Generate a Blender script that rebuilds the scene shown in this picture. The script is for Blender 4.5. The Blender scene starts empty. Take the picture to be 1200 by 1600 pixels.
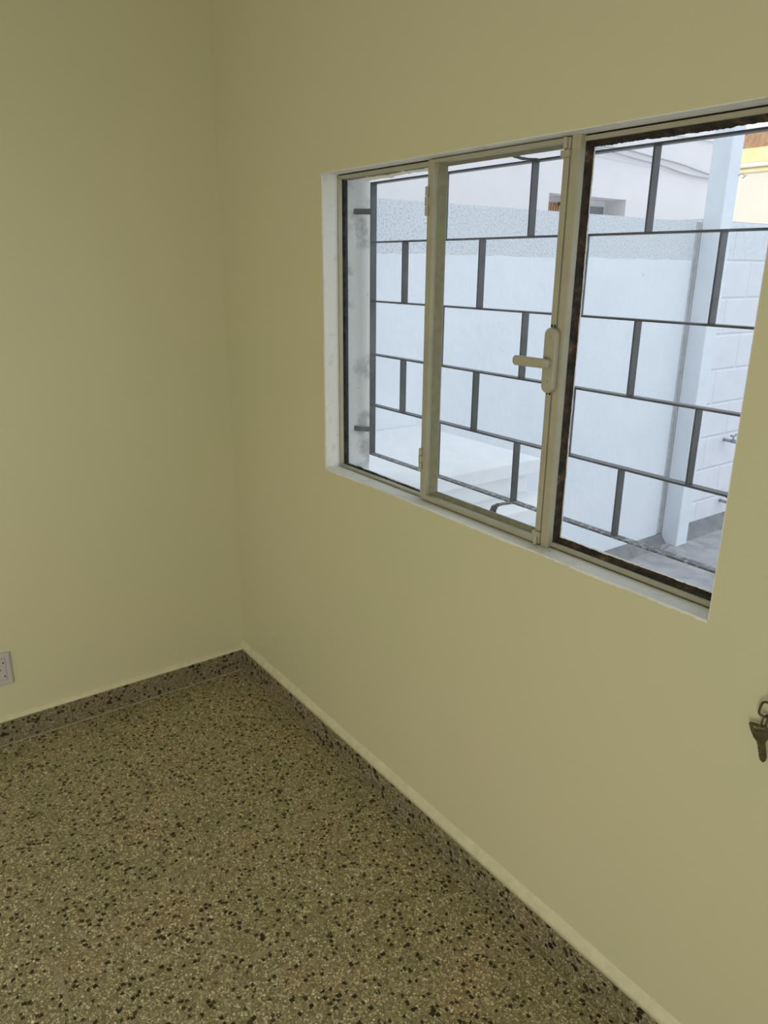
import bpy, bmesh, math, random
from mathutils import Vector, Matrix

S = bpy.context.scene
COL = S.collection
random.seed(7)

# ------------------------------------------------------------------ camera
FPX = 1168.54
cam_d = bpy.data.cameras.new('camera')
cam = bpy.data.objects.new('camera', cam_d)
COL.objects.link(cam)
cam_d.sensor_fit = 'HORIZONTAL'
cam_d.sensor_width = 36.0
cam_d.lens = FPX * 36.0 / 1200.0
cam_d.clip_start = 0.02
CR = Vector((0.5882217, 0.80864224, 0.00964206))
CD = Vector((0.25697284, -0.17559538, -0.95033216))
CF = Vector((-0.76678562, 0.56148374, -0.31108811))
M = Matrix.Identity(4)
for i in range(3):
    M[i][0] = CR[i]; M[i][1] = -CD[i]; M[i][2] = -CF[i]
M[0][3], M[1][3], M[2][3] = 2.50685, -1.14044, 1.55
cam.matrix_world = M
S.camera = cam

# ------------------------------------------------------------------ world, sun, lights, exposure
w = bpy.data.worlds.new('sky'); S.world = w; w.use_nodes = True
bg = w.node_tree.nodes['Background']
bg.inputs[0].default_value = (0.80, 0.89, 1.0, 1)
bg.inputs[1].default_value = 1.7

def light(name, kind, loc, direction, energy, color, **kw):
    d = bpy.data.lights.new(name, kind); o = bpy.data.objects.new(name, d); COL.objects.link(o)
    o.location = loc
    o.rotation_euler = Vector(direction).to_track_quat('-Z', 'Y').to_euler()
    d.energy = energy; d.color = color
    for k, v in kw.items(): setattr(d, k, v)
    return o

EL = math.radians(33)
light('sun', 'SUN', (0, 0, 9), (0.03 * math.cos(EL), 0.99 * math.cos(EL), -math.sin(EL)), 1.7, (1.0, 0.93, 0.84), angle=0.009)
# added fill light behind the camera; its source is unseen
light('rear_fill', 'AREA', (1.7, -3.5, 0.85), (-0.02, 1.0, -0.04), 15, (1.0, 0.98, 0.92), shape='RECTANGLE', size=1.7, size_y=1.5)
# added fill from the right, lifts the left wall
light('side_fill', 'AREA', (3.2, -2.15, 0.85), (-1.0, 0.10, -0.04), 33, (1.0, 0.98, 0.92), shape='RECTANGLE', size=1.1, size_y=1.5)
# weak overhead fill, added to brighten the ridge above the skirting
light('overhead_fill', 'AREA', (1.9, -1.75, 2.62), (0, 0, -1), 3, (1.0, 0.95, 0.82), shape='DISK', size=0.35)

S.view_settings.view_transform = 'Standard'
S.view_settings.look = 'None'
S.view_settings.gamma = 1
S.view_settings.exposure = 0.0
S.view_settings.use_curve_mapping = False

# ------------------------------------------------------------------ materials
def new_mat(name):
    m = bpy.data.materials.new(name); m.use_nodes = True
    nt = m.node_tree
    return m, nt, nt.nodes['Principled BSDF']

def nd(nt, kind, **kw):
    n = nt.nodes.new(kind)
    for k, v in kw.items():
        if k.startswith('in_'):
            n.inputs[k[3:].replace('_', ' ')].default_value = v
        else:
            setattr(n, k, v)
    return n

def obj_coords(nt, scale=(1, 1, 1), rot=(0, 0, 0)):
    tc = nd(nt, 'ShaderNodeTexCoord'); mp = nd(nt, 'ShaderNodeMapping')
    mp.inputs['Scale'].default_value = scale; mp.inputs['Rotation'].default_value = rot
    nt.links.new(tc.outputs['Object'], mp.inputs['Vector'])
    return mp.outputs['Vector']

def ramp(nt, fac, stops, interp='LINEAR'):
    r = nd(nt, 'ShaderNodeValToRGB'); r.color_ramp.interpolation = interp
    e = r.color_ramp.elements
    while len(e) < len(stops): e.new(0.5)
    for el, (p, c) in zip(e, stops):
        el.position = p; el.color = (*c, 1)
    nt.links.new(fac, r.inputs[0])
    return r.outputs[0]

def noise(nt, vec, scale, detail=4, rough=0.5, out='Fac'):
    n = nd(nt, 'ShaderNodeTexNoise'); n.inputs['Scale'].default_value = scale
    n.inputs['Detail'].default_value = detail; n.inputs['Roughness'].default_value = rough
    nt.links.new(vec, n.inputs['Vector'])
    return n.outputs[out]

def math_n(nt, op, a, b=None, c=None):
    n = nd(nt, 'ShaderNodeMath', operation=op)
    for i, v in enumerate((a, b, c)):
        if v is None: continue
        if isinstance(v, (int, float)): n.inputs[i].default_value = v
        else: nt.links.new(v, n.inputs[i])
    return n.outputs[0]

def mix(nt, fac, a, b, blend='MIX'):
    n = nd(nt, 'ShaderNodeMix', data_type='RGBA', blend_type=blend)
    for sock, v in ((n.inputs[0], fac), (n.inputs[6], a), (n.inputs[7], b)):
        if isinstance(v, (int, float)): sock.default_value = v
        elif isinstance(v, tuple): sock.default_value = (*v, 1)
        else: nt.links.new(v, sock)
    return n.outputs[2]

def bump(nt, bsdf, height, strength=0.3, dist=0.01):
    b = nd(nt, 'ShaderNodeBump'); b.inputs['Strength'].default_value = strength
    b.inputs['Distance'].default_value = dist
    nt.links.new(height, b.inputs['Height']); nt.links.new(b.outputs[0], bsdf.inputs['Normal'])
    return b

def simple(name, c, rough=0.5, metal=0.0, var=0.15, scale=30, bstr=0.15, c2=None, thr=(0.35, 0.7)):
    m, nt, b = new_mat(name)
    v = obj_coords(nt)
    f = noise(nt, v, scale)
    c2 = c2 or tuple(x * (1 - var) for x in c)
    nt.links.new(ramp(nt, f, [(thr[0], c2), (thr[1], c)]), b.inputs['Base Color'])
    b.inputs['Roughness'].default_value = rough; b.inputs['Metallic'].default_value = metal
    if bstr: bump(nt, b, noise(nt, v, scale * 3), bstr, 0.002)
    return m

# interior paint: yellowish cream, smooth with a few trowel marks
m_paint, nt, b = new_mat('cream_wall_paint')
v = obj_coords(nt)
f1 = noise(nt, v, 1.3, 3)
nt.links.new(ramp(nt, f1, [(0.35, (0.575, 0.560, 0.350)), (0.65, (0.600, 0.560, 0.358))]), b.inputs['Base Color'])
b.inputs['Roughness'].default_value = 0.55
hb = math_n(nt, 'ADD', math_n(nt, 'MULTIPLY', noise(nt, v, 2.2, 3), 1.0), math_n(nt, 'MULTIPLY', noise(nt, v, 45, 3), 0.035))
bump(nt, b, hb, 0.35, 0.02)

m_flare = simple('cream_ridge_lit', (0.70, 0.665, 0.44), 0.4, var=0.12, scale=40, bstr=0.3)  # lighter than the wall paint: light caught by the ridge, put into colour
m_ceil = simple('ceiling_white', (0.55, 0.54, 0.48), 0.8, var=0.04, scale=6)

# white reveal paint with stains
def stained_white(name, c, stain, amount, scale=14, rough=0.6):
    m, nt, b = new_mat(name)
    v = obj_coords(nt)
    f = noise(nt, v, scale, 6, 0.65)
    c0 = ramp(nt, f, [(amount, stain), (amount + 0.13, c)])
    f2 = noise(nt, v, scale * 12, 3)
    spots = ramp(nt, f2, [(0.70, (1, 1, 1)), (0.76, (0.45, 0.42, 0.36))])
    nt.links.new(mix(nt, 1.0, c0, spots, 'MULTIPLY'), b.inputs['Base Color'])
    b.inputs['Roughness'].default_value = rough
    bump(nt, b, noise(nt, v, 60, 5), 0.35, 0.003)
    return m
m_reveal = stained_white('reveal_white_paint', (0.74, 0.74, 0.69), (0.62, 0.60, 0.52), 0.32, 20)
m_outreveal = stained_white('outer_reveal_plaster', (0.64, 0.645, 0.62), (0.36, 0.36, 0.35), 0.34, 11)
m_smear = stained_white('white_overspray', (0.86, 0.87, 0.86), (0.6, 0.6, 0.56), 0.3, 60)

m_frame = simple('cream_steel_paint', (0.40, 0.382, 0.27), 0.38, var=0.12, scale=22, bstr=0.25)
m_putty = simple('old_glazing_putty', (0.24, 0.237, 0.155), 0.6, var=0.2, scale=50, bstr=0.5)
m_rust, nt, b = new_mat('mouldy_brown_putty')
v = obj_coords(nt)
f = noise(nt, v, 34, 6, 0.65)
nt.links.new(ramp(nt, f, [(0.42, (0.008, 0.006, 0.004)), (0.54, (0.035, 0.021, 0.010)), (0.64, (0.09, 0.055, 0.026)), (0.76, (0.26, 0.21, 0.13))]), b.inputs['Base Color'])
b.inputs['Roughness'].default_value = 0.8
bump(nt, b, noise(nt, v, 90, 5), 0.9, 0.004)
m_moss = simple('dark_mould', (0.05, 0.042, 0.025), 0.9, scale=60, bstr=0.8, c2=(0.008, 0.007, 0.004), thr=(0.4, 0.7))
m_black = simple('black_shade_and_slots', (0.012, 0.009, 0.007), 0.8, scale=50)  # stands in for shadow in the frame gap; also fills the screw slots
m_iron = simple('dark_grille_paint', (0.026, 0.030, 0.037), 0.42, scale=45, bstr=0.3, c2=(0.040, 0.045, 0.054), thr=(0.3, 0.52))
m_ironw = simple('grille_paint_with_white_splashes', (0.07, 0.075, 0.08), 0.5, scale=120, bstr=0.3, c2=(0.34, 0.35, 0.35), thr=(0.36, 0.50))
m_plastic = simple('outlet_plastic', (0.50, 0.47, 0.46), 0.35, var=0.03, scale=10, bstr=0)
m_hole = simple('socket_black', (0.01, 0.01, 0.01), 0.6, bstr=0)
m_key = simple('worn_brass', (0.125, 0.108, 0.052), 0.45, 0.5, scale=120, bstr=0.25, c2=(0.07, 0.06, 0.028))
m_chrome = simple('dull_tap_metal', (0.34, 0.37, 0.40), 0.35, 0.7, scale=80, bstr=0.2)
m_cable = simple('cable_grey', (0.45, 0.46, 0.46), 0.6, scale=60)

# glass with dust: thin pane
m_glass = bpy.data.materials.new('dusty_glass'); m_glass.use_nodes = True
nt = m_glass.node_tree; nt.nodes.clear()
out = nd(nt, 'ShaderNodeOutputMaterial')
tr = nd(nt, 'ShaderNodeBsdfTransparent'); tr.inputs[0].default_value = (0.97, 0.98, 0.98, 1)
gl = nd(nt, 'ShaderNodeBsdfGlossy'); gl.inputs['Roughness'].default_value = 0.03
df = nd(nt, 'ShaderNodeBsdfTranslucent'); df.inputs[0].default_value = (0.8, 0.83, 0.85, 1)
lw = nd(nt, 'ShaderNodeLayerWeight')
refl = math_n(nt, 'MULTIPLY_ADD', math_n(nt, 'POWER', lw.outputs['Facing'], 5.0), 0.8, 0.03)
m1 = nd(nt, 'ShaderNodeMixShader'); m2 = nd(nt, 'ShaderNodeMixShader')
v = obj_coords(nt)
dust = math_n(nt, 'MULTIPLY', math_n(nt, 'POWER', noise(nt, v, 9, 8, 0.7), 3.0), 0.16)
nt.links.new(refl, m1.inputs[0]); nt.links.new(tr.outputs[0], m1.inputs[1]); nt.links.new(gl.outputs[0], m1.inputs[2])
nt.links.new(dust, m2.inputs[0]); nt.links.new(m1.outputs[0], m2.inputs[1]); nt.links.new(df.outputs[0], m2.inputs[2])
nt.links.new(m2.outputs[0], out.inputs[0])

# terrazzo
def terrazzo(name, joints):
    m, nt, b = new_mat(name)
    v = obj_coords(nt)
    # warp so chips are angular, not round
    warp = nd(nt, 'ShaderNodeVectorMath', operation='MULTIPLY_ADD')
    nt.links.new(noise(nt, v, 60, 2, 0.5, 'Color'), warp.inputs[0])
    warp.inputs[1].default_value = (0.012, 0.012, 0.012)
    nt.links.new(v, warp.inputs[2])
    wv = warp.outputs[0]
    def vor(scale, feature='F1', vec=None, metric='EUCLIDEAN', rnd=1.0):
        n = nd(nt, 'ShaderNodeTexVoronoi', feature=feature)
        if feature == 'F1': n.distance = metric
        n.inputs['Scale'].default_value = scale; n.inputs['Randomness'].default_value = rnd
        nt.links.new(vec or v, n.inputs['Vector'])
        return n
    def sep(col):
        s = nd(nt, 'ShaderNodeSeparateColor'); nt.links.new(col, s.inputs[0]); return s
    # small pale chips packed in brown cement
    s1 = vor(190); e1 = vor(190, 'DISTANCE_TO_EDGE')
    r1 = sep(s1.outputs['Color'])
    small = ramp(nt, r1.outputs[0], [(0.0, (0.19, 0.162, 0.092)), (0.35, (0.32, 0.28, 0.165)), (0.7, (0.45, 0.40, 0.25)), (1.0, (0.70, 0.64, 0.44))])
    mortar = ramp(nt, e1.outputs['Distance'], [(0.03, (0, 0, 0)), (0.13, (1, 1, 1))])
    base = mix(nt, mortar, (0.155, 0.130, 0.070), small)
    # medium pale pebbles
    s2 = vor(85, vec=wv); r2 = sep(s2.outputs['Color'])
    rad2 = math_n(nt, 'MULTIPLY', math_n(nt, 'SUBTRACT', r2.outputs[0], 0.62), 0.95)
    k2 = math_n(nt, 'LESS_THAN', s2.outputs['Distance'], rad2)
    peb = ramp(nt, r2.outputs[1], [(0, (0.42, 0.37, 0.24)), (0.8, (0.60, 0.54, 0.36)), (1, (0.80, 0.75, 0.56))])
    base = mix(nt, k2, base, peb)
    # reddish and olive clouds
    cl = noise(nt, v, 5.5, 4)
    tint = ramp(nt, cl, [(0.35, (1.04, 1.07, 0.99)), (0.55, (1.13, 1.12, 1.10)), (0.70, (1.22, 1.10, 1.04))])
    base = mix(nt, 1.0, base, tint, 'MULTIPLY')
    # dark chips, two sizes
    for sc, lo, gain, seed in ((43, 0.62, 0.29, 0.0), (78, 0.78, 0.30, 3.3)):
        off = nd(nt, 'ShaderNodeVectorMath', operation='ADD'); off.inputs[1].default_value = (seed, seed * 0.7, seed * 1.3)
        nt.links.new(wv, off.inputs[0])
        s = vor(sc, vec=off.outputs[0], metric='CHEBYCHEV' if seed else 'EUCLIDEAN'); r = sep(s.outputs['Color'])
        rad = math_n(nt, 'MULTIPLY', math_n(nt, 'GREATER_THAN', r.outputs[2], lo), math_n(nt, 'MULTIPLY_ADD', r.outputs[1], 0.16, gain - 0.05))
        k = math_n(nt, 'LESS_THAN', s.outputs['Distance'], rad)
        dark = ramp(nt, r.outputs[0], [(0, (0.018, 0.015, 0.008)), (0.6, (0.035, 0.030, 0.015)), (1, (0.075, 0.065, 0.035))])
        base = mix(nt, k, base, dark)
    if joints:
        xyz = nd(nt, 'ShaderNodeSeparateXYZ'); nt.links.new(v, xyz.inputs[0])
        jm = None
        wn = noise(nt, v, 3.1, 3)
        wide = math_n(nt, 'MULTIPLY', math_n(nt, 'MAXIMUM', math_n(nt, 'SUBTRACT', wn, 0.54), 0.0), 0.075)
        thick = math_n(nt, 'ADD', wide, 0.0009)
        for ax, o0 in ((0, 0.92), (1, -0.315)):
            t = math_n(nt, 'ADD', xyz.outputs[ax], 10 * 0.327 - o0 + 0.1635)
            fr_ = math_n(nt, 'MULTIPLY', math_n(nt, 'ABSOLUTE', math_n(nt, 'SUBTRACT', math_n(nt, 'FRACT', math_n(nt, 'DIVIDE', t, 0.327)), 0.5)), 0.327)
            lt = math_n(nt, 'LESS_THAN', fr_, thick)
            jm = lt if jm is None else math_n(nt, 'MAXIMUM', jm, lt)
        base = mix(nt, math_n(nt, 'MULTIPLY', jm, 0.75), base, (0.34, 0.305, 0.20))
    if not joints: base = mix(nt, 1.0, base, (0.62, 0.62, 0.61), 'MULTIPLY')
    nt.links.new(base, b.inputs['Base Color'])
    b.inputs['Roughness'].default_value = 0.42
    b.inputs['Specular IOR Level'].default_value = 0.35
    bump(nt, b, noise(nt, v, 260, 3), 0.12, 0.001)
    return m
m_floor = terrazzo('terrazzo_tiles', True)
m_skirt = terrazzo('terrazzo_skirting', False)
m_grout = simple('grout_cement', (0.40, 0.365, 0.25), 0.7, scale=90)

# outdoor whites
m_yardwall, nt, b = new_mat('whitewashed_plaster')
v = obj_coords(nt)
xyz = nd(nt, 'ShaderNodeSeparateXYZ'); nt.links.new(v, xyz.inputs[0])
wob = math_n(nt, 'MULTIPLY', math_n(nt, 'SUBTRACT', noise(nt, v, 8, 4), 0.5), 0.03)
rough_band = math_n(nt, 'GREATER_THAN', math_n(nt, 'ADD', xyz.outputs[2], wob), 1.60)
grit = noise(nt, v, 130, 3, 0.7)
gritc = ramp(nt, grit, [(0.34, (0.44, 0.49, 0.55)), (0.44, (0.71, 0.74, 0.77)), (0.54, (0.82, 0.83, 0.85))])
smoothc = ramp(nt, noise(nt, v, 5, 5), [(0.3, (0.74, 0.76, 0.80)), (0.7, (0.79, 0.80, 0.83))])
pits = ramp(nt, noise(nt, v, 22, 2), [(0.765, (1, 1, 1)), (0.79, (0.35, 0.36, 0.38))])
c = mix(nt, rough_band, mix(nt, 1.0, smoothc, pits, 'MULTIPLY'), gritc)
nt.links.new(c, b.inputs['Base Color']); b.inputs['Roughness'].default_value = 0.9
hh = mix(nt, rough_band, noise(nt, v, 14, 5), math_n(nt, 'MULTIPLY', grit, 2.5))
bump(nt, b, hh, 0.6, 0.008)

m_block, nt, b = new_mat('painted_block_wall')
v = obj_coords(nt)
xyz = nd(nt, 'ShaderNodeSeparateXYZ'); nt.links.new(v, xyz.inputs[0])
cmb = nd(nt, 'ShaderNodeCombineXYZ'); nt.links.new(xyz.outputs[1], cmb.inputs[0]); nt.links.new(xyz.outputs[2], cmb.inputs[1])
br = nd(nt, 'ShaderNodeTexBrick'); nt.links.new(cmb.outputs[0], br.inputs['Vector'])
br.inputs['Scale'].default_value = 1.0; br.inputs['Brick Width'].default_value = 0.40; br.inputs['Row Height'].default_value = 0.20
br.inputs['Mortar Size'].default_value = 0.013; br.inputs['Mortar Smooth'].default_value = 1.0
br.offset = 0.5
rb = math_n(nt, 'GREATER_THAN', xyz.outputs[2], 1.61)
grit = noise(nt, v, 75, 5, 0.75)
gritc = ramp(nt, grit, [(0.36, (0.62, 0.64, 0.67)), (0.52, (0.76, 0.77, 0.79))])
nt.links.new(mix(nt, rb, ramp(nt, noise(nt, v, 9, 4), [(0.3, (0.74, 0.73, 0.77)), (0.7, (0.80, 0.79, 0.82))]), gritc), b.inputs['Base Color'])
b.inputs['Roughness'].default_value = 0.9
h = math_n(nt, 'ADD', math_n(nt, 'MULTIPLY', math_n(nt, 'SUBTRACT', 1.0, br.outputs['Fac']), 1.0), math_n(nt, 'MULTIPLY', noise(nt, v, 25, 6, 0.7), 0.45))
bump(nt, b, h, 0.55, 0.009)

m_neigh = simple('pinkish_white_render', (0.80, 0.765, 0.755), 0.9, var=0.05, scale=1.6, bstr=0.2)
m_white = simple('white_masonry_paint', (0.82, 0.82, 0.82), 0.85, var=0.06, scale=12, bstr=0.5)
m_post = simple('white_post_paint', (0.78, 0.81, 0.85), 0.55, var=0.06, scale=9, bstr=0.4)
m_conc = simple('grey_concrete', (0.38, 0.375, 0.37), 0.9, scale=9, bstr=0.9, c2=(0.27, 0.27, 0.27), thr=(0.35, 0.6))
m_kerb = simple('dark_cement_fillet', (0.25, 0.25, 0.245), 0.9, scale=14, bstr=0.9, c2=(0.17, 0.17, 0.17))
m_jointshade = simple('shaded_grey_joint', (0.66, 0.67, 0.68), 0.9, scale=30, bstr=0.9, c2=(0.53, 0.53, 0.53))  # joint beside the post, with its shadow put into the grey
m_wood = simple('orange_wood_slat', (0.55, 0.27, 0.12), 0.6, scale=30)
m_darkglass = simple('dim_window_panel', (0.22, 0.23, 0.24), 0.3, scale=10, bstr=0)
m_sunwall = simple('cream_yellow_render', (0.84, 0.74, 0.62), 0.9, var=0.06, scale=2.0)
m_yellow = simple('yellow_render', (0.80, 0.66, 0.28), 0.9, scale=7, bstr=0.6, c2=(0.86, 0.76, 0.50))
m_brick = simple('brown_brick', (0.52, 0.30, 0.16), 0.9, scale=40, bstr=0.9, c2=(0.35, 0.20, 0.12))
m_leaf = simple('dry_leaf', (0.30, 0.30, 0.15), 0.7, scale=20)

# ------------------------------------------------------------------ helpers
def box(bm, x0, x1, y0, y1, z0, z1):
    vs = [bm.verts.new(p) for p in ((x0, y0, z0), (x1, y0, z0), (x1, y1, z0), (x0, y1, z0), (x0, y0, z1), (x1, y0, z1), (x1, y1, z1), (x0, y1, z1))]
    for f in ((3, 2, 1, 0), (4, 5, 6, 7), (0, 1, 5, 4), (1, 2, 6, 5), (2, 3, 7, 6), (3, 0, 4, 7)):
        bm.faces.new([vs[i] for i in f])

def prism(bm, prof, axis, a0, a1):
    """extrude a closed 2D profile along an axis; profile coords are the two other axes in order"""
    def P(uv, a):
        l = list(uv); l.insert(axis, a); return l
    A = [bm.verts.new(P(q, a0)) for q in prof]; B = [bm.verts.new(P(q, a1)) for q in prof]
    n = len(prof)
    for i in range(n):
        bm.faces.new((A[i], A[(i + 1) % n], B[(i + 1) % n], B[i]))
    bm.faces.new(A); bm.faces.new(B[::-1])

def tube(bm, pts, r, seg=10, closed=False):
    pts = [Vector(p) for p in pts]; n = len(pts); rings = []
    up = None
    for i, p in enumerate(pts):
        if closed: t = pts[(i + 1) % n] - pts[i - 1]
        else: t = pts[min(i + 1, n - 1)] - pts[max(i - 1, 0)]
        t.normalize()
        if up is None:
            up = t.orthogonal().normalized()
        else:
            up = (up - t * up.dot(t)).normalized()
        s = t.cross(up)
        rr = r[i] if isinstance(r, (list, tuple)) else r
        rings.append([bm.verts.new(p + (up * math.cos(a) + s * math.sin(a)) * rr) for a in (2 * math.pi * k / seg for k in range(seg))])
    for i in range(n if closed else n - 1):
        A, B = rings[i], rings[(i + 1) % n]
        for k in range(seg):
            bm.faces.new((A[k], A[(k + 1) % seg], B[(k + 1) % seg], B[k]))
    if not closed:
        bm.faces.new(rings[0][::-1]); bm.faces.new(rings[-1])

def link(name, bm, mat, parent=None, bevel=0.0, smooth=False):
    bmesh.ops.recalc_face_normals(bm, faces=bm.faces)
    me = bpy.data.meshes.new(name); bm.to_mesh(me); bm.free()
    for m_ in (mat if isinstance(mat, (list, tuple)) else [mat]): me.materials.append(m_)
    if smooth:
        for p in me.polygons: p.use_smooth = True
    o = bpy.data.objects.new(name, me); COL.objects.link(o)
    if parent: o.parent = parent
    if bevel:
        md = o.modifiers.new('bevel', 'BEVEL'); md.width = bevel; md.segments = 2; md.limit_method = 'ANGLE'
    return o

def mbox(name, dims, mat, parent=None, bevel=0.0):
    bm = bmesh.new(); box(bm, *dims); return link(name, bm, mat, parent, bevel)

def empty(name, loc=(0, 0, 0)):
    o = bpy.data.objects.new(name, None); COL.objects.link(o); o.location = loc; o.empty_display_size = 0.05
    return o

def tag(o, label=None, cat=None, group=None, kind=None):
    for k, v_ in (('label', label), ('category', cat), ('group', group), ('kind', kind)):
        if v_: o[k] = v_
    return o

def struct(o, label=None): return tag(o, label, kind='structure')

def shape(name, outer, holes, depth, mat, parent=None, bevel=0.0):
    """flat outline in local XZ with holes, given thickness in Y"""
    cu = bpy.data.curves.new(name, 'CURVE'); cu.dimensions = '2D'; cu.fill_mode = 'BOTH'; cu.extrude = depth / 2
    cu.bevel_depth = bevel; cu.bevel_resolution = 1
    for pts in [outer] + holes:
        sp = cu.splines.new('POLY'); sp.points.add(len(pts) - 1)
        for p_, (x, z) in zip(sp.points, pts): p_.co = (x, z, 0, 1)
        sp.use_cyclic_u = True
    tmp = bpy.data.objects.new('tmp', cu); COL.objects.link(tmp)
    dg = bpy.context.evaluated_depsgraph_get()
    me = bpy.data.meshes.new_from_object(tmp.evaluated_get(dg)); me.name = name
    bpy.data.objects.remove(tmp); bpy.data.curves.remove(cu)
    me.transform(Matrix.Rotation(math.pi / 2, 4, 'X'))
    me.materials.clear(); me.materials.append(mat)
    o = bpy.data.objects.new(name, me); COL.objects.link(o)
    if parent: o.parent = parent
    return o

def ragged(bm, a, b, inward, w0, jit, yf, yb, n=60, seed=1, freq=1.0):
    """a strip from a to b (x,z), straight outer edge at depth yf, uneven inner edge at depth yb"""
    rnd = random.Random(seed)
    ph = [rnd.uniform(0, 6.28) for _ in range(8)]
    rows = []
    for i in range(n + 1):
        t = i / n; x = a[0] + (b[0] - a[0]) * t; z = a[1] + (b[1] - a[1]) * t
        wv_ = sum(math.sin(ph[k] + t * freq * (3 + k * 5.3)) / (1 + 0.6 * k) for k in range(8)) / 3.0 + rnd.uniform(-0.35, 0.35)
        wd = max(0.0006, w0 + jit * wv_)
        rows.append([bm.verts.new(q) for q in ((x, yf, z), (x + inward[0] * wd, yb - 0.0012, z + inward[1] * wd),
                                                (x + inward[0] * wd, yb, z + inward[1] * wd), (x, yb, z))])
    for i in range(n):
        A, B = rows[i], rows[i + 1]
        for k in range(4): bm.faces.new((A[k], A[(k + 1) % 4], B[(k + 1) % 4], B[k]))
    bm.faces.new(rows[0]); bm.faces.new(rows[-1][::-1])

# ------------------------------------------------------------------ room shell
RX, RY, RZ = 3.25, -3.6, 2.75
WX0, WX1, WZ0, WZ1, WT = 0.656, 1.897, 0.976, 1.786, 0.155
struct(mbox('floor', (-0.15, RX + 0.15, RY - 0.15, 0.155, -0.1, 0.0), m_floor))
struct(mbox('ceiling', (-0.15, RX + 0.15, RY - 0.15, 0.155, RZ, RZ + 0.12), m_ceil))
struct(mbox('wall_left', (-0.15, 0, RY - 0.15, 0.0, 0, RZ), m_paint))
bm = bmesh.new()
box(bm, RX, RX + 0.15, RY - 0.15, -2.75, 0, RZ); box(bm, RX, RX + 0.15, -1.55, 0.0, 0, RZ); box(bm, RX, RX + 0.15, -2.75, -1.55, 2.1, RZ)
struct(link('wall_right', bm, m_paint))
# added hallway, keeps sun out of the openings made for the fills
bm = bmesh.new()
box(bm, -0.15, 5.0, -5.2, -5.05, 0, RZ + 0.12); box(bm, 4.85, 5.0, -5.05, 0.0, 0, RZ + 0.12); box(bm, -0.15, 0.0, -5.05, RY - 0.15, 0, RZ + 0.12)
struct(link('wall_added_hall', bm, m_paint))
struct(mbox('floor_added_hall', (-0.15, 5.0, -5.2, RY - 0.15, -0.1, 0.0), m_floor))
struct(mbox('floor_added_landing', (RX + 0.15, 5.0, RY - 0.15, 0.0, -0.1, 0.0), m_floor))
struct(mbox('ceiling_added_hall', (-0.15, 5.0, -5.2, RY - 0.15, RZ, RZ + 0.12), m_ceil))
struct(mbox('ceiling_added_landing', (RX + 0.15, 5.0, RY - 0.15, 0.0, RZ, RZ + 0.12), m_ceil))
# wall behind the camera with an opening added for the fill
bm = bmesh.new()
box(bm, 0, 0.8, RY - 0.15, RY, 0, RZ); box(bm, 2.6, RX, RY - 0.15, RY, 0, RZ); box(bm, 0.8, 2.6, RY - 0.15, RY, 2.15, RZ)
struct(link('wall_front', bm, m_paint))
# window wall: solid block with the opening, outside face white
bm = bmesh.new()
box(bm, -0.15, WX0, 0, WT, 0, RZ); box(bm, WX1, RX + 0.15, 0, WT, 0, RZ)
prism(bm, [(0, 0), (WT, 0), (WT, 0.948), (0.080, WZ0), (0, WZ0)], 0, WX0, WX1); box(bm, WX0, WX1, 0, WT, WZ1, RZ)
wb = link('wall_back', bm, [m_paint, m_white])
for p in wb.data.polygons:
    if p.normal.y > 0.9: p.material_index = 1
struct(wb)
# block added above the room, height set to shade the yard
struct(mbox('wall_shade_block', (-2.2, 7.0, -5.2, WT, RZ + 0.12, 4.5), m_white))
struct(mbox('wall_outer', (RX + 0.15, 7.0, 0.0, WT, 0, RZ + 0.12), m_white))

# terrazzo skirting with the paint ridge above it
SH, ST = 0.086, 0.012
def skirting(name, along, a0, a1, side):
    bm = bmesh.new(); t = a0; n = 0
    L = abs(a1 - a0); step = 0.33; s = 1 if a1 > a0 else -1
    while abs(t - a0) < L - 1e-4:
        e = t + s * min(step, L - abs(t - a0))
        lo, hi = min(t, e) + 0.0006, max(t, e) - 0.0006
        if along == 'x': box(bm, lo, hi, -ST, 0.0, 0.0, SH)
        else: box(bm, 0.0, ST, lo, hi, 0.0, SH)
        t = e
    o = link(name, bm, m_skirt, bevel=0.0012)
    struct(o)
    return o
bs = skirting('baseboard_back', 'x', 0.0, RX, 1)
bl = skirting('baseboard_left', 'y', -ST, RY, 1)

def flare(name, along, a0, a1, top, seed):
    """uneven ridge of plaster that swells out to meet the skirting"""
    rnd = random.Random(seed); bm = bmesh.new(); rows = []
    n = int(abs(a1 - a0) / 0.012)
    ph = [rnd.uniform(0, 6.28) for _ in range(6)]
    for i in range(n + 1):
        a = a0 + (a1 - a0) * i / n
        wv_ = sum(math.sin(ph[k] + a * (4 + 7 * k)) / (1 + k) for k in range(6)) * 0.5
        th = top + 0.003 * wv_ + rnd.uniform(-0.0006, 0.0006)
        d = 0.0125 + 0.0010 * wv_ + rnd.uniform(-0.0003, 0.0003)
        prof = [(0.0, SH - 0.001), (d, SH - 0.0005 + 0.0008 * wv_), (d * 0.86, SH + (th - SH) * 0.35), (d * 0.42, SH + (th - SH) * 0.78), (0.0, th)]
        rows.append([bm.verts.new((a, -o_, z) if along == 'x' else (o_, a, z)) for o_, z in prof])
    for i in range(n):
        for k in range(4): bm.faces.new((rows[i][k], rows[i][k + 1], rows[i + 1][k + 1], rows[i + 1][k]))
    struct(link(name, bm, m_flare, smooth=True))
flare('trim_1', 'x', 0.0, RX, 0.118, 3)
flare('trim_2', 'y', 0.0, RY, 0.099, 5)
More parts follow.
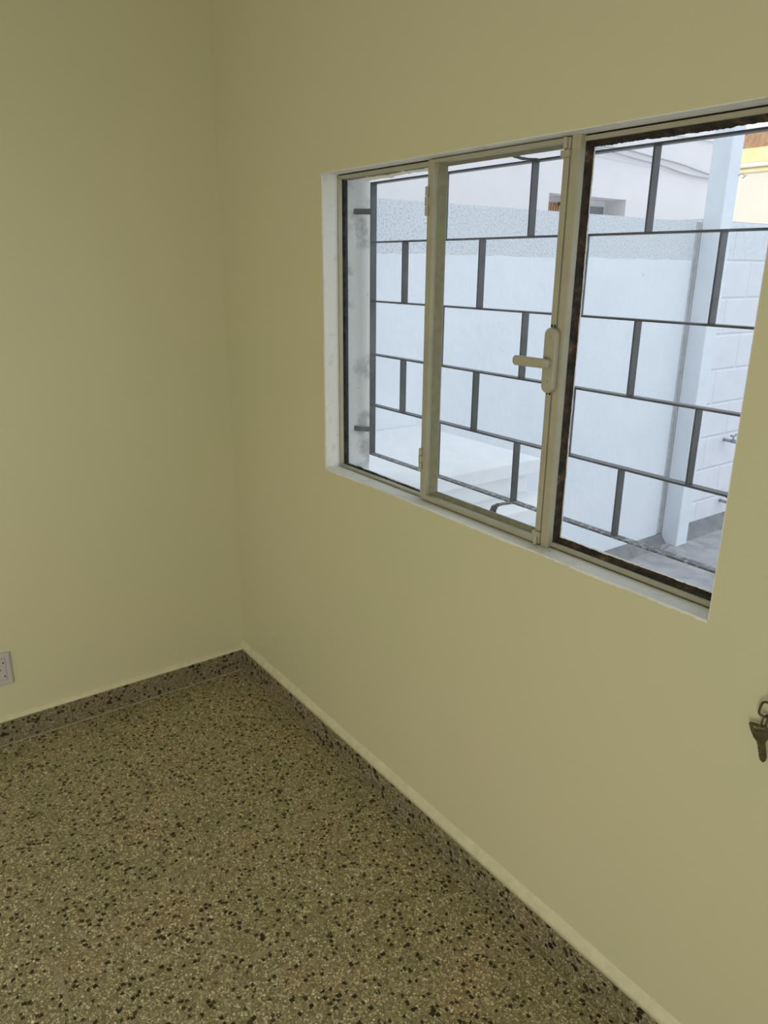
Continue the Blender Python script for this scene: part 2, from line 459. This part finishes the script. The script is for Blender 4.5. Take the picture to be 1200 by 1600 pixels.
# cement line between skirting and tiles
bm = bmesh.new()
box(bm, ST, RX, -ST - 0.020, -ST - 0.017, 0.0, 0.0010)
struct(link('trim_3', bm, m_grout))
bm = bmesh.new()
box(bm, ST, ST + 0.006, RY, -ST, 0.0, 0.0025)
struct(link('trim_4', bm, m_grout))

# ------------------------------------------------------------------ window
win = empty('window_1', (WX0, 0.06, WZ0)); struct(win)
def wpart(name, bm, mat, parent=win, bevel=0.0, smooth=False):
    bm_off = Vector((WX0, 0.06, WZ0)) if parent is win else None
    o = link(name, bm, mat, None, bevel, smooth)
    o.parent = parent
    o.matrix_parent_inverse = Matrix.Translation(-root_loc(parent))
    return o
def root_loc(o):
    l = Vector((0, 0, 0))
    while o is not None:
        l = l + (o.location if o.type == 'EMPTY' else Vector((0, 0, 0))); o = o.parent
    return l
FY0, FY1, GY = 0.046, 0.078, 0.068     # steel frame front, back, glass plane
# white painted lining of the opening, ragged where it meets the wall paint
T = 0.0015
bm = bmesh.new()
box(bm, WX0, WX0 + T, 0.0, FY0, WZ0, WZ1); box(bm, WX1 - T, WX1, 0.0, FY0, WZ0, WZ1)
box(bm, WX0, WX1, 0.0, FY0, WZ0, WZ0 + T)
ragged(bm, (WX0, WZ0 - 0.001), (WX0, WZ1), (-1, 0), 0.0035, 0.004, -0.0004, 0.0, n=160, seed=4)
ragged(bm, (WX0, WZ0), (WX1, WZ0), (0, -1), 0.0035, 0.0035, -0.0004, 0.0, n=220, seed=9)
wpart('window_reveal', bm, m_reveal)
bm = bmesh.new(); box(bm, WX0, WX1, 0.0, FY0, WZ1 - T, WZ1)
wpart('window_lintel', bm, m_reveal)
# plaster lining outside of the glass
bm = bmesh.new()
box(bm, WX0, WX0 + T, FY1, WT, WZ0 - 0.03, WZ1); box(bm, WX1 - T, WX1, FY1, WT, WZ0, WZ1)
wpart('outer_reveal', bm, m_outreveal)
bm = bmesh.new()
prism(bm, [(0.080, WZ0 - 0.001), (WT + 0.003, 0.945), (WT + 0.003, 0.9495), (0.080, WZ0 + T)], 0, WX0, WX1); box(bm, WX0, WX1, FY1, WT, WZ1 - T, WZ1)
wpart('outer_sill', bm, m_white)
# dark strip put in as the shadow of the gap behind the lining
bm = bmesh.new()
g = 0.0035
box(bm, WX0, WX0 + g, FY0 + 0.006, FY1, WZ0, WZ1); box(bm, WX1 - g, WX1, FY0 + 0.006, FY1, WZ0, WZ1)
box(bm, WX0, WX1, FY0 + 0.006, FY1, WZ0, WZ0 + g); box(bm, WX0, WX1, FY0 + 0.006, FY1, WZ1 - g, WZ1)
wpart('gap_shade_strip', bm, m_black)
# fixed steel frame: flange all round, two uprights
bm = bmesh.new()
fw = 0.0125
box(bm, WX0 + 0.0016, WX0 + 0.0075, FY0, FY0 + 0.012, WZ0 + 0.003, WZ1 - 0.003)
box(bm, WX1 - fw, WX1 - 0.003, FY0, FY1, WZ0 + 0.003, WZ1 - 0.003)
box(bm, 1.49, WX1 - 0.003, FY0, FY1, WZ0 + 0.003, WZ0 + fw)
box(bm, WX0 + 0.0025, 1.49, FY0, FY1, WZ0 + 0.002, WZ0 + 0.0075)
box(bm, WX0 + 0.0025, WX1 - 0.003, FY0, FY1, WZ1 - fw, WZ1 - 0.004)
wpart('fixed_frame', bm, m_frame, bevel=0.0012)
bm = bmesh.new(); box(bm, 1.052, 1.068, 0.040, FY1, WZ0 + 0.002, WZ1 - 0.002)
wpart('mullion', bm, m_frame, bevel=0.0012)
bm = bmesh.new(); box(bm, 1.4775, 1.498, 0.034, FY1, WZ0 + 0.001, WZ1 - 0.001)
mull = wpart('mullion', bm, m_frame, bevel=0.002)
# panes
for x0, x1 in ((WX0 + 0.005, 1.055), (1.495, WX1 - 0.006)):
    bm = bmesh.new(); box(bm, x0, x1, GY, GY + 0.003, WZ0 + 0.006, WZ1 - 0.006)
    wpart('pane', bm, m_glass)
# opening casement
CX0, CX1, CZ0, CZ1 = 1.0665, 1.4745, WZ0 + 0.004, WZ1 - 0.004
cas = empty('casement', (CX0 - WX0, -0.02, 0.0)); cas.parent = win
def cpart(name, bm, mat, bevel=0.0, smooth=False, parent=cas):
    o = link(name, bm, mat, None, bevel, smooth); o.parent = parent
    o.matrix_parent_inverse = Matrix.Translation(-root_loc(parent)); return o
def frame_ring(bm, x0, x1, z0, z1, xi0, xi1, zi0, zi1, yo, yi, yb):
    """outer rectangle at depth yo, inner rectangle at depth yi (bevelled), back at yb"""
    O = [(x0, z0), (x1, z0), (x1, z1), (x0, z1)]; I = [(xi0, zi0), (xi1, zi0), (xi1, zi1), (xi0, zi1)]
    vo = [bm.verts.new((x, yo, z)) for x, z in O]; vi = [bm.verts.new((x, yi, z)) for x, z in I]
    bo = [bm.verts.new((x, yb, z)) for x, z in O]; bi = [bm.verts.new((x, yb, z)) for x, z in I]
    for k in range(4):
        j = (k + 1) % 4
        bm.faces.new((vo[k], vo[j], vi[j], vi[k])); bm.faces.new((vo[j], vo[k], bo[k], bo[j]))
        bm.faces.new((vi[k], vi[j], bi[j], bi[k])); bm.faces.new((bo[k], bo[j], bi[j], bi[k]))
fl = 0.014
bm = bmesh.new()
frame_ring(bm, CX0, CX1, CZ0, CZ1, CX0 + fl, CX1 - fl, CZ0 + 0.013, CZ1 - 0.008, 0.0335, 0.0335, 0.064)
cpart('casement_frame', bm, m_frame, bevel=0.0012)
bm = bmesh.new()
frame_ring(bm, CX0 + fl - 0.001, CX1 - fl + 0.001, CZ0 + 0.012, CZ1 - 0.007, CX0 + fl + 0.017, CX1 - fl - 0.003, CZ0 + 0.023, CZ1 - 0.0145, 0.046, 0.0575, 0.062)
cpart('glazing_putty', bm, m_putty, bevel=0.001)
bm = bmesh.new(); box(bm, CX0 + fl, CX1 - fl, 0.0585, 0.0615, CZ0 + 0.0135, CZ1 - 0.0085)
cpart('pane', bm, m_glass)
# two knuckle hinges on its left edge
for z0, z1 in ((1.663, 1.727), (1.058, 1.113)):
    bm = bmesh.new(); L = (z1 - z0) / 3
    for k in range(3):
        r_ = 0.0052 if k != 1 else 0.0058
        tube(bm, [(1.0600, 0.0335, z0 + k * L + 0.0007), (1.0600, 0.0335, z0 + (k + 1) * L - 0.0007)], r_, 14)
    box(bm, 1.0600, 1.0685, 0.0325, 0.0345, z0 + L, z0 + 2 * L)
    cpart('hinge', bm, m_frame, bevel=0.0004)
# pins and lugs at top and bottom of the locking stile
for zc, up in ((1.762, 1), (1.000, -1)):
    bm = bmesh.new()
    tube(bm, [(1.4660, 0.0305, zc - 0.022 * (1 if up < 0 else 0)), (1.4660, 0.0305, zc + 0.020 * (1 if up > 0 else 0.2))], 0.0048, 12)
    box(bm, 1.4585, 1.4790, 0.0262, 0.0345, zc - 0.014 if up > 0 else zc - 0.002, zc - 0.002 if up > 0 else zc + 0.010)
    cpart('bolt_pin', bm, m_frame, bevel=0.0012)
# handle: rounded plate and lever
PX, PZ0, PZ1, PW = 1.4745, 1.312, 1.438, 0.0135
pts = []
for k in range(13):
    a = math.pi * k / 12; pts.append((PX + PW * math.cos(a), PZ1 - PW + PW * math.sin(a)))
for k in range(13):
    a = math.pi + math.pi * k / 12; pts.append((PX + PW * math.cos(a), PZ0 + PW + PW * math.sin(a)))
hp = shape('handle_plate', pts, [], 0.013, m_frame, None, 0.0015)
hp.data.transform(Matrix.Translation((0, 0.027, 0)))
for zs in (PZ0 + 0.022, PZ1 - 0.018):
    bmx = bmesh.new(); bmx.from_mesh(hp.data)
    tube(bmx, [(PX, 0.0185, zs), (PX, 0.0172, zs)], [0.0034, 0.0028], 12); bmx.to_mesh(hp.data); bmx.free()
bmx = bmesh.new(); bmx.from_mesh(hp.data)
tube(bmx, [(PX, 0.022, 1.372), (PX, 0.010, 1.372)], 0.0095, 20)      # lever boss
# lever: flat tapering bar pointing left
n = 14; rows = []
for i in range(n + 1):
    t = i / n; x = 1.4845 - 0.0895 * t; yc = 0.006 - 0.004 * math.sin(t * 1.5); h_ = 0.0098 + 0.0006 * t
    e = min(1, (1 - t) * 9 + 0.55) * min(1, t * 9 + 0.75)
    ring = []
    for k in range(12):
        a = 2 * math.pi * k / 12
        ca, sa = math.cos(a), math.sin(a)
        ring.append(bmx.verts.new((x, yc + 0.0045 * e * (abs(ca) ** 0.5) * (1 if ca > 0 else -1), 1.3705 + h_ * e * (abs(sa) ** 0.5) * (1 if sa > 0 else -1))))
    rows.append(ring)
for i in range(n):
    for k in range(12): bmx.faces.new((rows[i][k], rows[i][(k + 1) % 12], rows[i + 1][(k + 1) % 12], rows[i + 1][k]))
bmx.faces.new(rows[0]); bmx.faces.new(rows[-1][::-1])
bmesh.ops.recalc_face_normals(bmx, faces=bmx.faces)
bmx.to_mesh(hp.data); bmx.free()
hp.name = 'window_handle'
hp.parent = cas; hp.matrix_parent_inverse = Matrix.Translation(-root_loc(cas))
# little dark screw slots by the plate ends
bm = bmesh.new()
for z in (PZ1 + 0.0045, PZ0 - 0.0045):
    for dx in (-0.006, 0.0015): box(bm, PX - 0.006 + dx, PX - 0.002 + dx, 0.0332, 0.0337, z - 0.0025, z + 0.0025)
cpart('screw_slot', bm, m_black)

# old putty round the fixed panes
bm = bmesh.new()
zb, zt, xr0, xr1 = WZ0 + fw - 0.001, WZ1 - fw + 0.001, 1.4975, WX1 - fw + 0.001
ragged(bm, (xr0, zb), (xr0, zt), (1, 0), 0.0062, 0.0014, 0.048, GY, n=150, seed=11, freq=3)
ragged(bm, (xr0, zt), (xr1, zt), (0, -1), 0.0105, 0.0018, 0.050, GY, n=120, seed=12, freq=3)
ragged(bm, (xr0, zb), (xr1, zb), (0, 1), 0.0105, 0.0016, 0.052, GY, n=120, seed=13, freq=3)
ragged(bm, (xr1, zb), (xr1, zt), (-1, 0), 0.014, 0.002, 0.052, GY, n=150, seed=14, freq=3)
wpart('brown_putty', bm, m_rust)
bm = bmesh.new()
xl0, xl1 = WX0 + 0.0065, 1.0525
zbl = WZ0 + 0.0070
ragged(bm, (xl0, zbl), (xl1, zbl), (0, 1), 0.0030, 0.0030, 0.058, GY, n=110, seed=21, freq=1.5)
ragged(bm, (xl0, zbl), (xl0, zt), (1, 0), 0.0012, 0.0008, 0.060, GY, n=110, seed=22, freq=3)
wpart('mould_line', bm, m_moss)
bm = bmesh.new()
ragged(bm, (xl0, zt), (xl1, zt), (0, -1), 0.0030, 0.0022, 0.056, GY, n=110, seed=23, freq=2)
wpart('glazing_putty', bm, m_putty)
# white paint wiped onto the glass
bm = bmesh.new()
d = 0.0004
ragged(bm, (0.74, zt - 0.002), (xl1, zt - 0.001), (0, -1), 0.0085, 0.0035, GY - d, GY - d / 3, n=130, seed=31, freq=2)
ragged(bm, (xr0 + 0.0045, zb + 0.010), (xr0 + 0.0045, zt - 0.01), (1, 0), 0.0042, 0.0010, GY - d, GY - d / 3, n=150, seed=32, freq=4)
ragged(bm, (xr0 + 0.0045, zb + 0.008), (xr1, zb + 0.008), (0, 1), 0.0052, 0.0016, GY - d, GY - d / 3, n=150, seed=33, freq=4)
ragged(bm, (xr1 - 0.010, zb + 0.012), (xr1 - 0.010, zt - 0.012), (-1, 0), 0.007, 0.0022, GY - d, GY - d / 3, n=150, seed=34, freq=4)
wpart('paint_smear', bm, m_smear)

# ------------------------------------------------------------------ window grille
GX0, GX1, GRY = 0.695, 1.858, 0.14
ZS = [1.767, 1.6155, 1.4575, 1.3085, 1.1605, 1.011]
gr = empty('window_grille', (GX0, GRY, ZS[-1]))
tag(gr, 'dark grey iron window grille welded in a brick pattern behind the glass', 'window grille')
def gpart(name, bm, mat):
    o = link(name, bm, mat, None, 0.0007); o.parent = gr
    o.matrix_parent_inverse = Matrix.Translation(-gr.location); return o
h2, d2 = 0.0021, 0.010
for i, z in enumerate(ZS):
    bm = bmesh.new(); box(bm, GX0 + h2, GX1 - h2, GRY - d2, GRY + d2, z - h2, z + h2)
    gpart('horizontal_bar', bm, m_ironw if i == len(ZS) - 1 else m_iron)
for x in (GX0, GX1):
    bm = bmesh.new(); box(bm, x - h2, x + h2, GRY - d2, GRY + d2, ZS[-1] - h2, ZS[0] + h2)
    gpart('side_bar', bm, m_iron)
rowA = [0.997, 1.290, 1.588]; rowB = [0.842, 1.138, 1.442, 1.741]
for k in range(5):
    for x in (rowA if k % 2 == 0 else rowB):
        bm = bmesh.new(); box(bm, x - h2, x + h2, GRY - d2, GRY + d2, ZS[k + 1] + h2, ZS[k] - h2)
        gpart('upright_bar', bm, m_iron)
# fixing lugs: flat straps bent toward the room and set in the plaster
def strap(pts, wdir, half, th):
    bm = bmesh.new(); rows = []
    pts = [Vector(p) for p in pts]; wdir = Vector(wdir)
    for i, p in enumerate(pts):
        t = (pts[min(i + 1, len(pts) - 1)] - pts[max(i - 1, 0)]).normalized(); nn = t.cross(wdir).normalized() * th
        rows.append([bm.verts.new(q) for q in (p - wdir * half - nn, p + wdir * half - nn, p + wdir * half + nn, p - wdir * half + nn)])
    for i in range(len(rows) - 1):
        for k in range(4): bm.faces.new((rows[i][k], rows[i][(k + 1) % 4], rows[i + 1][(k + 1) % 4], rows[i + 1][k]))
    bm.faces.new(rows[0]); bm.faces.new(rows[-1][::-1])
    return bm
for z in (1.695, 1.087):
    gpart('fixing_lug', strap([(GX0, GRY - 0.008, z), (GX0 - 0.010, 0.122, z), (GX0 - 0.022, 0.110, z), (GX0 - 0.040, 0.100, z)], (0, 0, 1), 0.0075, 0.002), m_iron)
gpart('fixing_lug', strap([(1.288, 0.136, 1.0085), (1.285, 0.120, 1.0085), (1.279, 0.105, 1.0075), (1.272, 0.096, 1.002), (1.270, 0.093, 0.992), (1.270, 0.093, 0.970)], (0.86, 0.5, 0), 0.008, 0.002), m_ironw)
gpart('fixing_lug', strap([(1.290, 0.136, 1.770), (1.280, 0.118, 1.770), (1.268, 0.104, 1.774), (1.262, 0.098, 1.785)], (0.86, 0.5, 0), 0.008, 0.002), m_iron)

# ------------------------------------------------------------------ electrical outlet
oy = -0.871
out_o = empty('wall_outlet', (0, oy, 0.2745))
tag(out_o, 'pale grey plastic electrical outlet plate low on the left wall', 'electrical outlet')
def opart(name, bm, mat, bevel=0.0, parent=out_o):
    o = link(name, bm, mat, None, bevel); o.parent = parent
    o.matrix_parent_inverse = Matrix.Translation(-out_o.location); return o
bm = bmesh.new()
y0, y1, z0, z1 = oy - 0.036, oy + 0.036, 0.217, 0.332
vo = [(y0, z0), (y1, z0), (y1, z1), (y0, z1)]
def inset(k): return [(y0 + k, z0 + k), (y1 - k, z0 + k), (y1 - k, z1 - k), (y0 + k, z1 - k)]
levels = [(0.0005, inset(0)), (0.0055, inset(0)), (0.0085, inset(0.005)), (0.0085, inset(0.0175)), (0.006, inset(0.0180))]
rings = [[bm.verts.new((x, y, z)) for y, z in q] for x, q in levels]
for a, b_ in zip(rings, rings[1:]):
    for k in range(4): bm.faces.new((a[k], a[(k + 1) % 4], b_[(k + 1) % 4], b_[k]))
bm.faces.new(rings[-1]); bm.faces.new(rings[0][::-1])
opart('cover_plate', bm, m_plastic, 0.0008)
bm = bmesh.new()
box(bm, 0.0062, 0.0080, y0 + 0.0186, y1 - 0.0186, z0 + 0.0186, z1 - 0.0186)
ins = opart('socket_insert', bm, m_plastic, 0.0006)
bm = bmesh.new(); box(bm, 0.0055, 0.0064, y0 + 0.0175, y1 - 0.0175, z0 + 0.0175, z1 - 0.0175)
opart('insert_gap', bm, m_hole)
for yy in (y1 - 0.0245, y0 + 0.0245):
    for zz in (z1 - 0.033, z0 + 0.033):
        bm = bmesh.new(); tube(bm, [(0.0078, yy, zz), (0.0083, yy, zz)], 0.0028, 12); opart('socket_hole', bm, m_hole)
bm = bmesh.new(); tube(bm, [(0.0078, oy, 0.2745), (0.0083, oy, 0.2745)], 0.0022, 12); opart('socket_hole', bm, m_hole)

# ------------------------------------------------------------------ key on its chain
def at(px, py, y):
    u = (px - 600) / FPX * CR + (py - 800) / FPX * CD + CF
    t = (y - (-1.14044)) / u.y
    return Vector((2.50685, -1.14044, 1.55)) + u * t
KY = -0.012
kr = empty('hanging_key', at(1193, 1133, KY))
tag(kr, 'dark brass key hanging from a small chain against the cream wall at the right edge', 'key')
P0 = at(1193, 1133, KY)
def kpart(o):
    o.parent = kr; o.matrix_parent_inverse = Matrix.Translation(-P0); return o
KS = 0.0110   # metres per ten photo pixels at the wall
def kp(u, v_):        # outline point in key axes: u across, v down, in tenths
    return (u * KS / 10, -v_ * KS / 10)
outer = [(-15, 0), (-13, -2), (10, -1), (13, 2), (14, 8), (12.5, 18), (8, 24), (6, 27), (6, 50), (3.5, 56), (0, 58), (-3.5, 55), (-5, 48), (-4.0, 45), (-5.2, 42), (-4.2, 39), (-5.4, 36), (-4.4, 33), (-5.2, 30), (-6, 26), (-10, 21), (-13.5, 10)]
hole = [(-11.2, 3.6), (-10, 2.2), (8, 2.6), (10, 4.6), (9.5, 9.6), (-5, 9.0), (-9.5, 7)]
kb = shape('key_blade', [kp(*q) for q in outer], [[kp(*q) for q in hole]], 0.0022, m_key, None, 0.0003)
kb.data.transform(Matrix.Translation(at(1186, 1133, KY)) @ Matrix.Rotation(-0.27, 4, 'Y'))
kpart(kb)
def loop(c, a, b_, n_=24, sq=0.6):
    c = Vector(c); r_ = []
    for k in range(n_):
        t = 2 * math.pi * k / n_; ca, sa = math.cos(t), math.sin(t)
        r_.append(c + Vector(a) * (abs(ca) ** sq) * (1 if ca >= 0 else -1) + Vector(b_) * (abs(sa) ** sq) * (1 if sa >= 0 else -1))
    return r_
bm = bmesh.new(); tube(bm, loop(at(1195, 1127, KY), (0.002, 0.0048, 0), (0.001, 0, 0.0115), sq=0.9), 0.0016, 8, True)
kpart(link('ring', bm, m_key, smooth=True))
bm = bmesh.new(); tube(bm, loop(at(1200, 1110, KY), (0.0125, 0, 0.001), (0.002, 0, 0.0135), sq=0.45), 0.0020, 8, True)
kpart(link('chain_link', bm, m_key, smooth=True))
bm = bmesh.new(); tube(bm, loop(at(1207, 1092, KY), (0.002, 0.0048, 0), (0.001, 0, 0.0125), sq=0.9), 0.0016, 8, True)
kpart(link('chain_link', bm, m_key, smooth=True))
hk = at(1209, 1083, KY)
bm = bmesh.new(); tube(bm, [(hk.x, 0.0, hk.z), (hk.x, -0.014, hk.z), (hk.x, -0.019, hk.z + 0.003), (hk.x, -0.021, hk.z + 0.009)], 0.0018, 8)
hook = link('wall_hook', bm, m_key, smooth=True)
tag(hook, 'small bent metal wall hook holding the key chain', 'hook')

# ------------------------------------------------------------------ yard outside
YX = 0.10
struct(mbox('floor_yard', (-0.1, 7.0, WT, 9.0, -0.12, 0.0), m_conc))
bm = bmesh.new(); box(bm, YX - 0.15, YX, WT + 0.001, 2.615, 0.0, 1.79)
# slightly uneven coping
struct(link('wall_yard', bm, m_yardwall))
bm = bmesh.new(); box(bm, YX - 0.15, YX, 2.665, 6.0, 0.0, 1.805)
struct(link('wall_blocks', bm, m_block))
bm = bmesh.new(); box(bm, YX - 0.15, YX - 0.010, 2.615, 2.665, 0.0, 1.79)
struct(link('trim_5', bm, m_jointshade))
# cement fillet at the foot of the wall
bm = bmesh.new(); prism(bm, [(YX, 0.0), (YX + 0.055, 0.0), (YX + 0.045, 0.012), (YX + 0.004, 0.065), (YX, 0.065)], 1, 0.8, 2.66)
def prof_y(bm, prof, y0_, y1_):
    A = [bm.verts.new((x, y0_, z)) for x, z in prof]; B = [bm.verts.new((x, y1_, z)) for x, z in prof]; n_ = len(prof)
    for i in range(n_): bm.faces.new((A[i], A[(i + 1) % n_], B[(i + 1) % n_], B[i]))
    bm.faces.new(A); bm.faces.new(B[::-1])
bm.free(); bm = bmesh.new()
prof_y(bm, [(YX, 0.0), (YX + 0.06, 0.0), (YX + 0.05, 0.012), (YX + 0.006, 0.065), (YX, 0.065)], 0.8, 2.66)
prof_y(bm, [(YX, 0.0), (YX + 0.07, 0.0), (YX + 0.06, 0.012), (YX + 0.010, 0.075), (YX, 0.075)], 2.75, 6.0)
struct(link('trim_6', bm, m_kerb))

# square white post
post = mbox('steel_post', (0.108, 0.213, 2.653, 2.76, 0.0, 3.2), m_post, None, 0.005)
tag(post, 'tall square white post standing in front of the yard wall', 'post')
bm = bmesh.new()
rnd = random.Random(5); ring0 = []
c0 = bm.verts.new((0.18, 2.69, 0.02))
for k in range(22):
    a = 2 * math.pi * k / 22; r_ = 0.125 + rnd.uniform(-0.03, 0.035)
    ring0.append(bm.verts.new((max(0.112, 0.18 + r_ * math.cos(a)), 2.70 + r_ * 1.2 * math.sin(a), 0.0005)))
mid = [bm.verts.new(((v_.co.x * 0.5 + 0.09), (v_.co.y * 0.5 + 1.35), 0.016 + rnd.uniform(-0.004, 0.004))) for v_ in ring0]
for k in range(22):
    j = (k + 1) % 22
    bm.faces.new((ring0[k], ring0[j], mid[j], mid[k])); bm.faces.new((mid[k], mid[j], c0))
struct(link('trim_7', bm, m_conc))

# laundry counter against the wall
ct = empty('masonry_counter', (0.44, 0.47, 0))
tag(ct, 'low white masonry counter built against the yard wall right outside the window', 'counter')
def ctp(o): o.parent = ct; o.matrix_parent_inverse = Matrix.Translation(-ct.location); return o
ctp(mbox('counter_top', (YX + 0.001, 0.785, WT + 0.002, 0.795, 0.872, 0.925), m_white, None, 0.006))
ctp(mbox('counter_base', (YX + 0.001, 0.755, WT + 0.002, 0.765, 0.0, 0.871), m_white, None, 0.004))
bm = bmesh.new()
box(bm, 0.755, 0.90, WT + 0.002, 0.80, 0.74, 0.80)
ctp(link('counter_ledge', bm, m_white, None, 0.006))

# taps on the block wall
def tap(y, z, label):
    t = empty('water_tap', (YX, y, z)); tag(t, label, 'tap')
    bm = bmesh.new()
    tube(bm, [(YX, y, z), (YX + 0.05, y, z)], 0.010, 10)
    tube(bm, [(YX + 0.05, y, z), (YX + 0.08, y, z), (YX + 0.095, y, z - 0.012), (YX + 0.098, y, z - 0.035)], [0.012, 0.011, 0.010, 0.009], 10)
    tube(bm, [(YX + 0.06, y, z), (YX + 0.06, y, z + 0.03)], 0.006, 8)
    o = link('tap_body', bm, m_chrome, None, smooth=True); o.parent = t; o.matrix_parent_inverse = Matrix.Translation(-t.location)
    bm = bmesh.new()
    tube(bm, [(YX + 0.06, y - 0.028, z + 0.038), (YX + 0.06, y, z + 0.030), (YX + 0.06, y + 0.028, z + 0.038)], [0.007, 0.005, 0.007], 8)
    o = link('tap_handle', bm, m_chrome, None, smooth=True); o.parent = t; o.matrix_parent_inverse = Matrix.Translation(-t.location)
tap(3.20, 0.565, 'small metal water tap halfway up the white block wall')
tap(3.26, 0.165, 'small metal water tap low on the block wall near the ground')

# loose wires sticking out by the post
bm = bmesh.new(); tube(bm, [(0.213, 2.75, 2.01), (0.225, 2.765, 2.02), (0.235, 2.772, 2.005), (0.225, 2.77, 1.998), (0.240, 2.78, 2.012)], 0.0022, 6)
tag(link('wire_stub', bm, m_cable, smooth=True), 'short bent wire stub tied to the white post', 'wire')
bm = bmesh.new(); tube(bm, [(0.06, 2.86, 1.80), (0.06, 2.875, 1.835), (0.06, 2.90, 1.865)], 0.0025, 6)
tag(link('wire_rod', bm, m_cable, smooth=True), 'short thin wire rod sticking up from top of the block wall', 'wire')

# ------------------------------------------------------------------ neighbouring house
NX = -1.0
nb = empty('neighbour_house', (NX, 2.5, 0))
tag(nb, 'pale pinkish white house rising behind the yard wall', 'house')
def nbp(o): o.parent = nb; o.matrix_parent_inverse = Matrix.Translation(-nb.location); return o
ny0, ny1, nz0, nz1 = 2.69, 3.46, 1.2, 2.005
bm = bmesh.new()
box(bm, NX - 0.25, NX, -1.0, ny0, 0, 2.45); box(bm, NX - 0.25, NX, ny1, 4.45, 0, 2.45)
box(bm, NX - 0.25, NX, ny0, ny1, nz1, 2.45); box(bm, NX - 0.25, NX, ny0, ny1, 0, nz0)
box(bm, NX - 3.0, NX - 0.25, -1.0, -0.8, 0, 2.45); box(bm, NX - 3.0, NX - 0.25, 4.25, 4.45, 0, 2.45)
nbp(link('house_wall', bm, m_neigh))
nbp(mbox('house_roof', (NX - 3.0, NX + 0.02, -1.0, 4.45, 2.45, 2.52), m_neigh))
wnd = nbp(mbox('window_panel', (NX - 0.20, NX - 0.175, ny0, ny1, nz0, nz1), m_white))
def wsub(o): o.parent = wnd; o.matrix_parent_inverse = Matrix.Identity(4); return o
wsub(mbox('window_panel_dark', (NX - 0.176, NX - 0.168, 3.262, 3.44, nz0 + 0.1, 1.965), m_darkglass))
for i in range(21):
    y = ny0 + 0.075 + i * 0.0235
    wsub(mbox('wooden_slat', (NX - 0.165, NX - 0.150, y, y + 0.013, nz0 + 0.05, 1.968), m_wood))
bm = bmesh.new()
tube(bm, [(NX - 0.12, 3.04, 1.2), (NX - 0.12, 3.04, 1.930), (NX - 0.12, 3.03, 1.950), (NX - 0.12, 3.01, 1.958), (NX - 0.12, 2.92, 1.960)], 0.011, 8)
pp = link('bent_pipe', bm, m_iron, None, smooth=True); nbp(pp)
# ridge line along the render
bm = bmesh.new(); rows = []
for i in range(13):
    y = 2.2 + 2.25 * i / 12; z = 2.291 - 0.0388 * (y - 2.2) - 0.006 * math.sin((y - 2.2) * 1.4)
    rows.append([bm.verts.new(q) for q in ((NX, y, z + 0.02), (NX + 0.010, y, z + 0.008), (NX + 0.012, y, z), (NX, y, z - 0.006))])
for i in range(12):
    for k in range(3): bm.faces.new((rows[i][k], rows[i][k + 1], rows[i + 1][k + 1], rows[i + 1][k]))
nbp(link('render_ledge', bm, m_neigh, smooth=True))
# cable strung along the house
for k_, lab in ((0, 'upper grey cable strung along the neighbouring house wall'), (1, 'lower grey cable strung along the neighbouring house wall')):
    bm = bmesh.new(); pts = []
    for i in range(25):
        y = 2.2 + 2.3 * i / 24
        z = 2.345 - 0.045 * (y - 2.2) - 0.016 * math.sin(y * 3.1 + k_) - k_ * 0.034 - 0.004 * math.sin(y * 9 + k_ * 2)
        pts.append((NX + 0.02 + 0.006 * k_, y, z))
    tube(bm, pts, 0.006, 6)
    tag(link('cable', bm, m_cable, smooth=True), lab, 'cable', 'cables on the neighbouring wall')

# sunlit house end further back
fb = empty('sunlit_house', (-1.5, 5.8, 0))
tag(fb, 'sunlit cream and yellow house end with brown brick band, right of the post', 'house')
def fbp(o): o.parent = fb; o.matrix_parent_inverse = Matrix.Translation(-fb.location); return o
FY = 5.6
fbp(mbox('house_wall', (-5.0, -0.4, FY, FY + 0.25, 0, 2.36), m_sunwall))
fbp(mbox('yellow_band', (-5.0, -0.4, FY - 0.02, FY + 0.2, 2.36, 2.40), m_yellow, None, 0.01))
fbp(mbox('render_band', (-5.0, -0.4, FY - 0.05, FY + 0.2, 2.40, 2.435), m_sunwall, None, 0.01))
fbp(mbox('upper_band', (-5.0, -0.4, FY - 0.03, FY + 0.2, 2.435, 2.555), m_yellow, None, 0.01))
fbp(mbox('brick_band', (-5.0, -0.4, FY - 0.01, FY + 0.2, 2.555, 2.69), m_brick, None, 0.004))
fbp(mbox('parapet', (-5.0, -0.4, FY - 0.03, FY + 0.2, 2.69, 2.76), m_white, None, 0.01))
# dry foliage above it
bm = bmesh.new(); rnd = random.Random(8)
for k in range(520):
    c = Vector((rnd.uniform(-1.9, -0.8), FY + 0.3 + rnd.uniform(0, 0.5), 2.74 + abs(rnd.gauss(0.1, 0.16))))
    a = Vector((rnd.uniform(-1, 1), rnd.uniform(-1, 1), rnd.uniform(-1, 1))).normalized() * 0.035
    b_ = a.orthogonal().normalized() * 0.014
    q = [bm.verts.new(c + s) for s in (-a, b_, a, -b_)]; bm.faces.new(q)
tube(bm, [(-1.3, FY + 0.55, 0.0), (-1.32, FY + 0.55, 1.6), (-1.3, FY + 0.5, 2.9)], [0.05, 0.04, 0.02], 8)
tag(link('shrub', bm, m_leaf), 'dry olive shrub showing above the sunlit house end', 'shrub')
